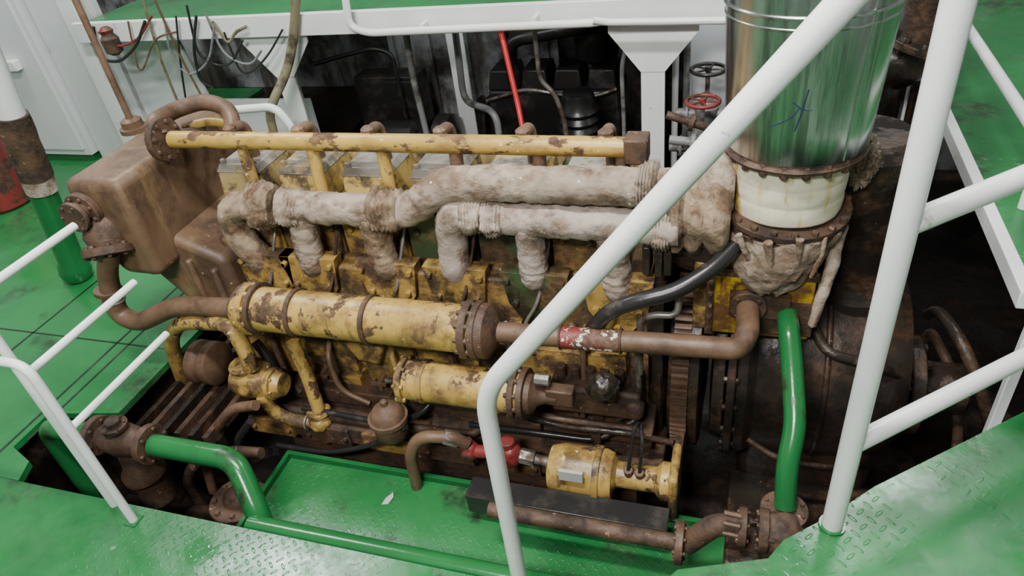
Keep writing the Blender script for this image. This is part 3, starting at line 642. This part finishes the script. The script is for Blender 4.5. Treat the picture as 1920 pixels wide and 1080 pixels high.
# --- left yellow loop, pump, pulley
part('bypass_pipe', MB().tube([P(350, 730, y=1.85), P(318, 640, y=1.82), P(335, 603, y=1.8), P(430, 606, y=1.76), P(462, 660, y=1.74), P(470, 690, y=1.74)], .033, .09, 18), 'yel')
p = P(478, 708, y=1.78)
wpmp = part('water_pump', MB().lump(p, (.10, .09, .085), .12, 3).lathe(p + V((-.1, 0, -.02)), X, [(0, .06), (.05, .075), (.2, .07), (.24, .05)]), 'yeld')
obj('flange', MB().flange(p + V((.10, -.01, -.01)), X, .07, .02, 6), 'yeld', wpmp)
obj('flange', MB().flange(p + V((-.02, -.02, .085)), V((0, -.1, 1)), .055, .018, 6), 'yeld', wpmp)
p = P(400, 680, y=1.85)
part('belt_pulley', MB().lathe(p - X * .1, X, [(0, .05), (.02, .10), (.05, .10), (.07, .08), (.09, .10), (.13, .10), (.15, .05)]), 'rust')
for u in (362, 380): part('drive_belt', MB().tube([P(u, 740, y=1.92), P(u + 20, 840, y=1.9)], .016), 'black')
part('lower_pipe', MB().tube([P(492, 742, y=1.72), P(515, 775, y=1.72), P(560, 790, y=1.74), P(590, 792, y=1.76)], .028, .06), 'yeld')
part('riser_pipe', MB().tube([P(548, 640, y=1.83), P(575, 700, y=1.81), P(602, 780, y=1.78)], .029, .05), 'yel')
p = P(600, 790, y=1.77)
ju = part('pipe_junction', MB().lump(p, (.055, .05, .05), .1, 8).tube([p, P(612, 820, y=1.79)], .035), 'yeld')
obj('flange', MB().flange(P(598, 772, y=1.78), P(575, 700, y=1.81) - P(602, 780, y=1.78), .052, .018, 4), 'yeld', ju)
obj('hose_clamp', MB().torus(P(578, 791, y=1.75), X, .032, .005), 'steel', ju)
part('drain_hose', MB().tube([P(478, 640, y=1.86), P(510, 680, y=1.84), P(530, 760, y=1.84)], .02, .06), 'black')
p = P(730, 790, y=1.72)
fb = part('fuel_filter', MB().lathe(p - Z * .10, Z, [(0, .03), (.015, .055), (.04, .068), (.11, .070), (.112, .082), (.132, .082), (.134, .072), (.15, .068), (.17, .056), (.185, .038), (.195, .016), (.215, .014), (.22, .008)], 32), 'rust')
obj('bracket', MB().box(p.x - .03, p.x + .03, p.y, 1.98, p.z + .02, p.z + .04), 'oil', fb)
# --- injection pump and rods
p = P(1120, 735, y=1.85)
ip = part('injection_pump', MB().box(p.x - .18, p.x + .16, 1.82, 1.98, p.z - .10, p.z + .03), 'rustd', bev=.015)
for k in range(6): obj('plunger', MB().cyl((p.x - .14 + .055 * k, 1.88, p.z + .02), (p.x - .14 + .055 * k, 1.88, p.z + .09), .018, 10), 'rustd', ip)
p = P(1130, 725, y=1.78); obj('governor', MB().lump(p, (.06, .05, .055), .2, 11), 'oil', ip)
part('air_hose', MB().tube([P(1110, 618, y=1.84), P(1142, 582, y=1.82), P(1200, 562, y=1.82), P(1265, 548, y=1.84), P(1335, 505, y=1.9), P(1378, 462, y=1.98)], .027, .12), 'black')
part('lube_pipe', MB().tube([P(1200, 700, y=1.86), P(1200, 600, y=1.86), P(1225, 590, y=1.86), P(1270, 592, y=1.86), P(1276, 540, y=1.9)], .012, .03, 10), 'steel')
for u, v in ((1212, 490), (1235, 495), (1252, 492)):
    q = P(u, v, y=1.98); part('clamp_block', MB().box(q.x - .013, q.x + .013, 1.97, 2.06, q.z - .05, q.z + .06), 'oil', bev=.004)

# --- exhaust manifold (lagged)
ym = 2.0
WB = .10
mu = part('exhaust_manifold', MB().tube([P(560, 388, y=ym), P(700, 393, y=ym), P(765, 398, y=ym), P(835, 345, y=ym), P(900, 343, y=ym), P(1255, 352, y=ym)], .062, .08, 30, WB, 1, .009), 'lag', label='cloth lagged upper manifold pipe', sharp=70)
def branch(pts, r, fil, seed, m, par): obj('lagged_branch', MB().tube(pts, r, fil, 28, WB, seed, .009), m, par, sharp=70)
branch([P(500, 385, y=ym), P(432, 385, y=ym), P(445, 440, y=ym), P(485, 480, y=ym), P(510, 500, y=2.08)], .058, .09, 2, 'lagbr', mu)
branch([P(566, 400, y=ym), P(580, 470, y=ym), P(588, 495, y=ym), P(592, 500, y=2.08)], .055, .05, 3, 'lag', mu)
branch([P(695, 400, y=ym), P(718, 480, y=ym), P(728, 500, y=ym), P(730, 505, y=2.08)], .055, .05, 4, 'lagbr', mu)
def bundle(u, v, px, py, seed, par, m='lag', y=ym, amp=.26):
    p = P(u, v, y=y); k = depth(p) / F; rx, rz = px * k, py * k
    pr = []
    for j in range(21):
        f = j / 20; pr.append((f * rx * 2, rz * (.84 + .16 * math.sin(f * math.pi) ** .5 + .07 * math.sin(j * 2.0 + seed))))
    obj('lagging_wrap', MB().lathe(p - X * rx, X, pr, 52, amp, seed), m, par, sharp=70)
bundle(497, 385, 28, 41, 5, mu, 'lagbr'); bundle(550, 388, 22, 35, 6, mu); bundle(728, 394, 30, 41, 7, mu, 'lagbr'); bundle(1215, 350, 20, 44, 9, mu)
ml = part('exhaust_manifold', MB().tube([P(930, 408, y=ym - .02), P(1275, 428, y=ym - .02)], .058, .08, 30, WB, 21, .009), 'lagw', label='paler cloth lagged lower manifold pipe', sharp=70)
branch([P(905, 400, y=ym - .02), P(842, 398, y=ym - .02), P(848, 450, y=ym), P(855, 505, y=ym), P(857, 510, y=2.08)], .056, .09, 22, 'lagw', ml)
branch([P(990, 420, y=ym - .02), P(1000, 500, y=ym), P(1004, 518, y=ym), P(1005, 522, y=2.08)], .052, .05, 23, 'lagw', ml)
branch([P(1145, 430, y=ym - .02), P(1155, 520, y=ym), P(1160, 540, y=ym), P(1160, 545, y=2.08)], .052, .05, 24, 'lag', ml)
bundle(888, 402, 20, 38, 25, ml, 'lag', ym - .02); bundle(928, 406, 20, 37, 26, ml, 'lagw', ym - .02); bundle(1240, 428, 18, 38, 27, ml, 'lag', ym - .02)
# --- turbocharger zone
tb = part('turbocharger', MB().lathe((-.28, 2.22, .66), X, [(0, .08), (.05, .17), (.2, .2), (.3, .18), (.36, .12)], 30), 'oil')
def ragged(o, d, prof, seed, m): obj('lagging_wrap', MB().lathe(o, d, prof, 48, .24, seed), m, tb, sharp=70)
ragged(P(1258, 395, y=2.06), X, [(.0, .10), (.015, .125), (.035, .13), (.05, .11), (.07, .135), (.09, .14), (.11, .12), (.14, .14), (.17, .13), (.19, .10)], 31, 'lagbr')
ragged(P(1300, 345, y=2.10), X, [(.0, .07), (.02, .10), (.04, .085), (.07, .105), (.10, .095), (.13, .07)], 36, 'lag')
obj('air_intake', MB().lathe((.40, 2.45, .35), Z, [(0, .1), (.05, .17), (.4, .18), (.5, .19), (.54, .14)], 30), 'oil', tb)
obj('intake_pipe', MB().tube([(.36, 2.45, .86), (.36, 2.5, .98), (.30, 2.7, 1.0), (.30, 3.0, .9)], .055, .08), 'rustd', tb)
obj('fibre_tuft', MB().lump(P(1615, 300, y=2.25), (.05, .06, .09), .3, 35, 5, 5), 'lag', tb)
zt0, zt1 = .325, .605
ac = part('charge_air_cooler', MB().box(-.075, .26, YB, 2.45, zt0, zt1), 'ylw', bev=.010)
fr = MB()
for k in range(7):
    fr.cyl((-.05 + .05 * k, YB - .015, zt1 - .013), (-.05 + .05 * k, YB, zt1 - .013), .009, 6)
for k in range(5):
    fr.cyl((-.067, YB - .02, zt0 + .03 + .05 * k), (-.067, YB, zt0 + .03 + .05 * k), .009, 6)
fr.box(-.08, .265, YB - .008, YB + .002, zt1 - .027, zt1 + .003).box(-.08, -.055, YB - .008, YB + .002, zt0, zt1 - .02).box(.08, .265, YB - .014, YB + .002, zt0 + .03, zt0 + .16)
obj('bolt_frame', fr, 'rustd', ac)
pe_ = P(1402, 580, y=1.95)
obj('elbow_flange', MB().flange((pe_.x, YB - .03, pe_.z), Y, .06, .03, 4).box(pe_.x - .06, pe_.x + .13, YB - .03, YB, pe_.z - .05, pe_.z + .04), 'rustd', ac)
obj('end_plate', MB().box(-.125, -.075, YB + .03, 2.45, zt0 - .01, zt1 - .005), 'yeld', ac, bev=.006)
# --- flywheel
fw = part('flywheel', MB().lathe((-.21, 2.36, .0), X, [(0, .2), (.01, .43), (.05, .45), (.12, .45), (.13, .42), (.14, .2)], 64), 'oil')
tg = MB()
tg.lathe((-.185, 2.36, 0), X, [(0, .452), (.06, .452)], 64)
for k in range(100):
    a = 2 * math.pi * k / 100; c = V((-.155, 2.36 + .450 * math.cos(a), .450 * math.sin(a)))
    d = V((0, math.cos(a), math.sin(a))); n = V((0, -math.sin(a), math.cos(a)))
    tg.prism([c - n * .008 - X * .03, c + n * .008 - X * .03, c + n * .005 - X * .03 + d * .022, c - n * .005 - X * .03 + d * .022], X * .06)
obj('ring_gear', tg, 'rust', fw, 'rusty toothed ring')
part('flywheel_housing', MB().lathe((-.28, 2.36, 0), X, [(0, .38), (.05, .40), (.07, .36)], 48).box(-.28, -.22, 1.98, 2.74, -.3, .5), 'oil', bev=.006)
part('damper_ring', MB().lathe((-.05, 2.36, 0), X, [(0, .3), (.01, .40), (.05, .41), (.07, .3)], 48), 'oil')
# --- starter
zs = P(1045, 876, y=1.68).z
x1, x2, x3 = P(1030, 880, y=1.68).x, P(1150, 880, y=1.68).x, P(1268, 880, y=1.68).x
st = part('starter_motor', MB().lathe((x1, 1.68, zs), X, [(0, .05), (.012, .084), (.05, .094), (x2 - x1 - .03, .096), (x2 - x1, .085)], 30), 'yel')
obj('flange', MB().flange((x1 + (x2 - x1) * .78, 1.68, zs), X, .105, .025, 8), 'yeld', st)
obj('drive_housing', MB().lathe((x2, 1.68, zs + .015), X, [(0, .07), (.015, .048), (x3 - x2 - .07, .048), (x3 - x2 - .05, .07), (x3 - x2, .07)], 28), 'yel', st)
obj('mount_flange', MB().box(x3 - .02, x3 + .012, 1.60, 1.78, zs - .10, zs + .12), 'yeld', st, bev=.012)
c = P(1070, 893, y=1.585); obj('rating_plate', MB().box(c.x - .045, c.x + .045, 1.580, 1.595, c.z - .025, c.z + .025), 'paper', st, 'pale rating plate', bev=.002)
for dx_, h_ in ((.06, .085), (.1, .08)): obj('terminal', MB().cyl((x2 + dx_, 1.66, zs + .05), (x2 + dx_, 1.65, zs + h_), .017), 'rustd', st)
obj('cable', MB().tube([(x2 + .06, 1.65, zs + .08), P(1190, 800, y=1.7), P(1200, 790, y=1.76), P(1205, 830, y=1.68), (x2 + .1, 1.65, zs + .07)], .007, .04, 8), 'black', st)
obj('bracket', MB().box(x3 - .02, x3 + .01, 1.7, 2.0, zs - .05, zs + .05), 'oil', st)
# --- gearbox bolted to the flywheel end: a big rounded oily drum
gb = part('gearbox', MB().lathe((.03, 2.36, -.02), X, [(0, .42), (.03, .44), (.05, .44), (.08, .415), (.30, .412), (.42, .405), (.52, .385), (.59, .33), (.62, .2)], 72), 'gear', label='dark rusty gearbox drum')
obj('lower_case', MB().box(.08, .58, 2.08, 2.65, -.58, -.2), 'gear', gb, bev=.04)
obj('rim_flange', MB().flange((.025, 2.36, -.02), X, .455, .03, 24, .96, .012), 'gear', gb)
obj('top_cover', MB().lathe((.42, 2.30, .33), Z, [(0, .15), (.04, .15), (.05, .13), (.08, .12)], 32), 'oil', gb)
obj('output_coupling', MB().flange((.70, 2.36, -.15), X, .2, .05, 10).cyl((.6, 2.36, -.15), (.9, 2.36, -.15), .1), 'oil', gb)
obj('rib', MB().torus((.34, 2.36, -.02), X, .408, .012, 64), 'gear', gb)
obj('foot', MB().box(.05, .62, 1.84, 2.1, -.58, -.50).box(.1, .57, 1.86, 2.0, -.7, -.57), 'oil', gb, bev=.01)
obj('oil_pipe', MB().tube([(.28, 2.1, .33), (.32, 2.0, .28), (.5, 2.0, .24), (.62, 2.1, .1)], .018, .06, 10), 'oil', gb)
obj('oil_pipe', MB().tube([(.10, 1.93, -.12), (.2, 1.90, -.17), (.36, 1.91, -.20), (.5, 1.97, -.22)], .012, .06, 10), 'oil', gb)

# =====================================================  AIR LINE, VALVE GROUP
al = thing('air_line', 'rusty starting air pipe with red valves beside the yellow starter', 'pipe', P(775, 912, z=-.3))
obj('pipe', MB().tube([P(782, 912, z=-.3), P(768, 850, y=1.6), P(785, 818, y=1.62), P(850, 820, y=1.64), P(875, 832, y=1.66)], .024, .06), 'rust', al)
obj('nut', MB().cyl(P(832, 818, y=1.635), P(860, 826, y=1.65), .03, 6), 'steel', al)
p, q = P(880, 845, y=1.67), P(955, 850, y=1.67)
v1 = obj('valve_body', MB().lump(p, (.04, .04, .05), .1, 51).lump(q, (.05, .045, .06), .1, 52).cyl(p, q, .026), 'red', al, 'red valve body')
obj('cap', MB().cyl(q + Z * .04, q + Z * .075, .03, 8), 'red', v1)
obj('cap', MB().cyl(q - Z * .09, q - Z * .04, .022, 8), 'red', v1)
obj('cap', MB().cyl(p + Z * .03, p + Z * .06, .02, 8), 'red', v1)
obj('fitting', MB().cyl(P(975, 853, y=1.67), P(1003, 860, y=1.67), .03, 6).cyl(P(1000, 859, y=1.67), P(1035, 868, y=1.68), .02), 'steel', al, 'bright steel fitting')

ch0, ch1 = P(885, 912, y=1.56), P(1255, 973, y=1.56); zc = (ch0.z + ch1.z) / 2
cb = MB().box(ch0.x, ch1.x, 1.49, 1.585, zc + .005, zc + .03).box(ch0.x, ch1.x, 1.495, 1.52, zc - .07, zc + .01)
for xx in (ch0.x + .05, ch1.x - .09): cb.box(xx, xx + .04, 1.53, 1.57, -.30, zc + .01)
setp(obj('channel_bar', cb, 'dark', bev=.003), 'long black steel bar lying along the tray below the starter', 'bar')
vg = thing('sea_water_line', 'rusty flanged water pipe with elbow and valve at lower right', 'pipe', (0, 1.45, -.7))
a, b2 = P(945, 972, y=1.42), P(1275, 1005, y=1.42); zz = (a.z + b2.z) / 2
obj('pipe', MB().tube([(a.x - .05, 1.42, zz), (b2.x + .02, 1.42, zz)], .028, seg=20), 'rustd', vg)
obj('flange', MB().flange((b2.x, 1.42, zz), X, .070, .026, 8), 'rustd', vg)
obj('elbow', MB().tube([(b2.x + .02, 1.42, zz), P(1345, 980, y=1.44), P(1400, 992, y=1.45)], .036, .06), 'rustd', vg)
c = P(1412, 992, y=1.45)
obj('flange', MB().flange(P(1392, 988, y=1.45), X, .062, .025, 6), 'rustd', vg)
obj('flange', MB().flange(c + X * .03, X, .07, .03, 8), 'rustd', vg)
obj('valve_body', MB().box(c.x + .03, c.x + .12, 1.39, 1.51, c.z - .10, c.z + .04).lump(c + V((.08, 0, .0)), (.07, .07, .07), .1, 61), 'rustd', vg, bev=.01)
for zq in (-.05, -.0, .05): obj('stud_bolt', MB().cyl(P(1356, 980, y=1.41) + Z * zq, P(1388, 987, y=1.41) + Z * zq, .009, 6), 'rust', vg)
obj('base_block', MB().box(c.x - .08, c.x + .1, 1.36, 1.52, -.29, c.z - .08), 'oil', vg, bev=.01)
gp = thing('green_riser_pipe', 'glossy green riser pipe dropping from the yellow air cooler', 'pipe', P(1470, 960, y=1.52))
obj('pipe', MB().tube([P(1476, 590, y=1.985), P(1478, 612, y=1.90), P(1484, 670, y=1.82), P(1492, 800, y=1.66), P(1476, 870, y=1.58), P(1472, 950, y=1.52)], .034, .1, 20), 'grn', gp)
f = P(1470, 958, y=1.515)
obj('flange', MB().flange(f, Z, .072, .022, 8).flange(f - Z * .03, Z, .072, .022, 0), 'rustd', gp, 'rusty flange')

# =====================================================  EXHAUST STACK
ex = thing('exhaust_stack', 'silver exhaust duct on padded white bellows above the turbocharger', 'exhaust duct', (.15, 2.15, .5))
ax, ay = .150, 2.15
ZD = 1.01
def duct_r(z): return .206 + (z - ZD) * .05
obj('duct', MB().lathe((ax, ay, 0), Z, [(ZD - .01, .200), (ZD, .206)] + [(ZD + .1 * k, duct_r(ZD + .1 * k)) for k in range(1, 10)], 64), 'silver', ex)
zb = P(1515, 30, y=ay - .2).z
obj('seam_band', MB().torus((ax, ay, zb), Z, duct_r(zb), .006, 64), 'silver', ex)
obj('seam_band', MB().torus((ax, ay, zb - .03), Z, duct_r(zb - .03) - .002, .005, 64), 'silver', ex)
obj('seam', MB().sweep([(ax + .6 * duct_r(z), ay - .8 * duct_r(z), z) for z in (ZD, 1.2, 1.5, 1.8)], [.003] * 4, 8), 'silver', ex)
def hit(u, v):
    d = ray(u, v); t = 1.0
    while t < 3:
        p = CAM + d * t
        if math.hypot(p.x - ax, p.y - ay) < duct_r(p.z) + .0006: return p
        t += .001
    return P(u, v, y=ay)
for st_ in (((1517, 168), (1508, 195), (1500, 220), (1490, 246)), ((1488, 192), (1500, 203), (1512, 207), (1524, 206)), ((1444, 236), (1460, 232), (1478, 224), (1490, 215), (1499, 202))):
    obj('pen_mark', MB().sweep([hit(u, v) for u, v in st_], [.0019] * len(st_), 6), 'blue', ex, 'dark blue pen stroke')
obj('upper_flange', MB().lathe((ax, ay, .972), Z, [(0, .16), (.0, .20), (.012, .208), (.02, .20), (.04, .19)], 48, .03, 3).flange((ax, ay, .98), Z, .203, .016, 20, .95, .012), 'rustd', ex)
pr = []
for k in range(37):
    f = k / 36; z = .965 - .185 * f; pr.append((z, .176 + .0018 * abs(math.sin(f * math.pi * 3)) ** .5 - .008 * f))
obj('padded_bellows', MB().lathe((ax - .005, ay, 0), Z, pr[::-1], 56, .022, 4), 'pad', ex, sharp=80)
tl = V((.06, -.10, 1))
obj('lower_flange', MB().flange((ax - .01, ay, .775), tl, .206, .02, 20, .94, .012), 'rustd', ex)
obj('lower_flange', MB().flange((ax - .01, ay, .745), tl, .200, .016, 0), 'rustd', ex)
# dirty torn cloth bundle, rounded under the flange and tapering down onto the front edge of the yellow cooler
cs = []; rads = []
for k in range(34):
    f = k / 33
    cs.append(V((ax - .01 - .03 * f, 2.14 - .125 * f ** 1.2, .74 - .21 * f)))
    rads.append(.19 * math.cos(f * math.pi / 2 * .88) ** .75)
obj('lagged_neck', MB().stack(cs, rads, 80, .13, 7), 'lag', ex, 'dirty torn cloth wrap', sharp=80)
for k, (a, b3, c3, rad) in enumerate((((1385, 440, 1.955), (1398, 475, 1.955), (1412, 498, 1.965), .012), ((1440, 455, 1.93), (1446, 500, 1.935), (1452, 532, 1.96), .015), ((1500, 450, 1.94), (1498, 490, 1.95), (1488, 515, 1.965), .011), ((1545, 440, 2.0), (1538, 485, 1.98), (1520, 520, 1.975), .014))):
    obj('torn_strip', MB().tube([P(a[0], a[1], y=a[2]), P(b3[0], b3[1], y=b3[2]), P(c3[0], c3[1], y=c3[2])], rad, .04, 12, .3, 84 + k, .008, .006), 'lagbr' if k % 2 else 'lag', ex, sharp=70)
obj('lagging_flap', MB().tube([P(1572, 420, y=2.12), P(1562, 490, y=2.05), P(1542, 550, y=2.0), P(1522, 610, y=1.975)], .026, .05, 16, .3, 71, .010, .015), 'lag', ex, sharp=70)

# =====================================================  FOREGROUND PLATFORM AND RAILS
zp = .4
edge = [P(1235, 1100, z=zp), P(1270, 1068, z=zp), P(1440, 1047, z=zp), P(1470, 1012, z=zp), P(1555, 968, z=zp), P(1640, 912, z=zp), P(1920, 772, z=zp)]
e6 = edge[-1]; e6b = V((e6.x + .08, e6.y + .06, zp))
poly = edge + [e6b, V((2.3, 1.76, zp)), V((2.3, -.6, zp)), V((edge[0].x, -.6, zp))]
pf = thing('checker_platform', 'raised green checker plate platform at the lower right', 'platform', (.8, .8, -.7))
obj('tread_plate', MB().prism([(p.x, p.y, zp - .02) for p in poly], (0, 0, .02)), 'tread', pf)
fr = MB()
for a, b2 in zip(edge + [e6b], (edge + [e6b])[1:]):
    n = (b2 - a).normalized(); m = V((-n.y, n.x, 0)) * -.012
    fr.prism([a + V((0, 0, -.015)), b2 + V((0, 0, -.015)), b2 + m + V((0, 0, -.015)), a + m + V((0, 0, -.015))], (0, 0, -.1))
obj('skirt', fr, 'grn', pf)
for xx, yy in ((1.0, 1.2), (.1, .4)): obj('leg', MB().box(xx, xx + .06, yy, yy + .06, -.7, .39), 'grn', pf)
pb = P(1560, 985, z=zp); dirv = (edge[-1] - edge[-3]).normalized()
rl = thing('platform_guard_rail', 'thick white post with two rails on the raised green platform', 'railing', pb)
obj('post', MB().cyl(pb, V((pb.x, pb.y, 1.9)), .0245, 24), 'white', rl)
for (u, v) in ((1735, 425), (1625, 838)):
    zt = P(u, v, y=pb.y).z; s = V((pb.x, pb.y, zt))
    obj('rail', MB().tube([s, s + dirv * .8], .0225), 'white', rl)
obj('foot_plate', MB().cyl(pb, pb + Z * .006, .032), 'grn', rl)
k0 = P(905, 735, y=1.09); k1 = P(1590, -5, y=1.09); dd = (k1 - k0)
kb = V((k0.x, 1.09, 0))
sh = thing('stair_handrail', 'white stair handrail slanting across the front of the engine', 'railing', kb)
obj('rail_pipe', MB().tube([kb, k0, k0 + dd * 1.35], .0235, .09, 22), 'white', sh)
obj('foot_plate', MB().cyl(kb, kb + Z * .006, .04), 'grn', sh)

# =====================================================  LIGHT, WORLD, CAMERA
def area(loc, tgt, sx, sy, e, col=(1, 1, 1)):
    l = bpy.data.lights.new('area', 'AREA'); l.shape = 'RECTANGLE'; l.size = sx; l.size_y = sy; l.energy = e; l.color = col
    o = bpy.data.objects.new('room_or_fill_light', l); C.objects.link(o); o.location = loc
    o.rotation_euler = (V(tgt) - V(loc)).to_track_quat('-Z', 'Y').to_euler(); return o
area((-.9, .7, 4.4), (-1.0, 2.0, .3), 1.4, .25, 215, (1, .99, .96))
area((-.7, -1.0, 3.3), (-.9, 2.0, .3), 1.0, .3, 140, (1, .98, .95))  # light from near the camera, put behind it to brighten the engine front
area((-4.0, 3.2, 4.2), (-3.4, 2.4, 0), 1.6, .4, 130, (.97, .99, 1))
area((1.0, 4.3, 4.1), (.6, 1.6, .3), 1.4, .4, 95, (.97, 1, .98))
area((-1.9, 4.1, .94), (-2.0, 4.9, .2), 1.6, .12, 3.2, (.97, 1, 1))  # added fill under the deck to lift the dark back wall, no lamp there
area((-.1, 3.75, .94), (.1, 4.1, .2), .6, .12, 1.4, (.97, 1, 1))  # second added fill, brightens the white panel behind the duct, no real fitting
w = bpy.data.worlds.new('world'); bpy.context.scene.world = w; w.use_nodes = True
w.node_tree.nodes['Background'].inputs[0].default_value = (.82, .86, .86, 1); w.node_tree.nodes['Background'].inputs[1].default_value = .23
cd = bpy.data.cameras.new('camera'); cam = bpy.data.objects.new('camera', cd); C.objects.link(cam)
cd.sensor_width = 36; cd.lens = F / 1920 * 36; cd.clip_start = .05
right = V((Xv.x, Yv.x, Zv.x)); down = V((Xv.y, Yv.y, Zv.y)); fwd = V((Xv.z, Yv.z, Zv.z))
mt = Matrix((right, -down, -fwd)).transposed().to_4x4(); mt.translation = CAM
cam.matrix_world = mt
bpy.context.scene.camera = cam
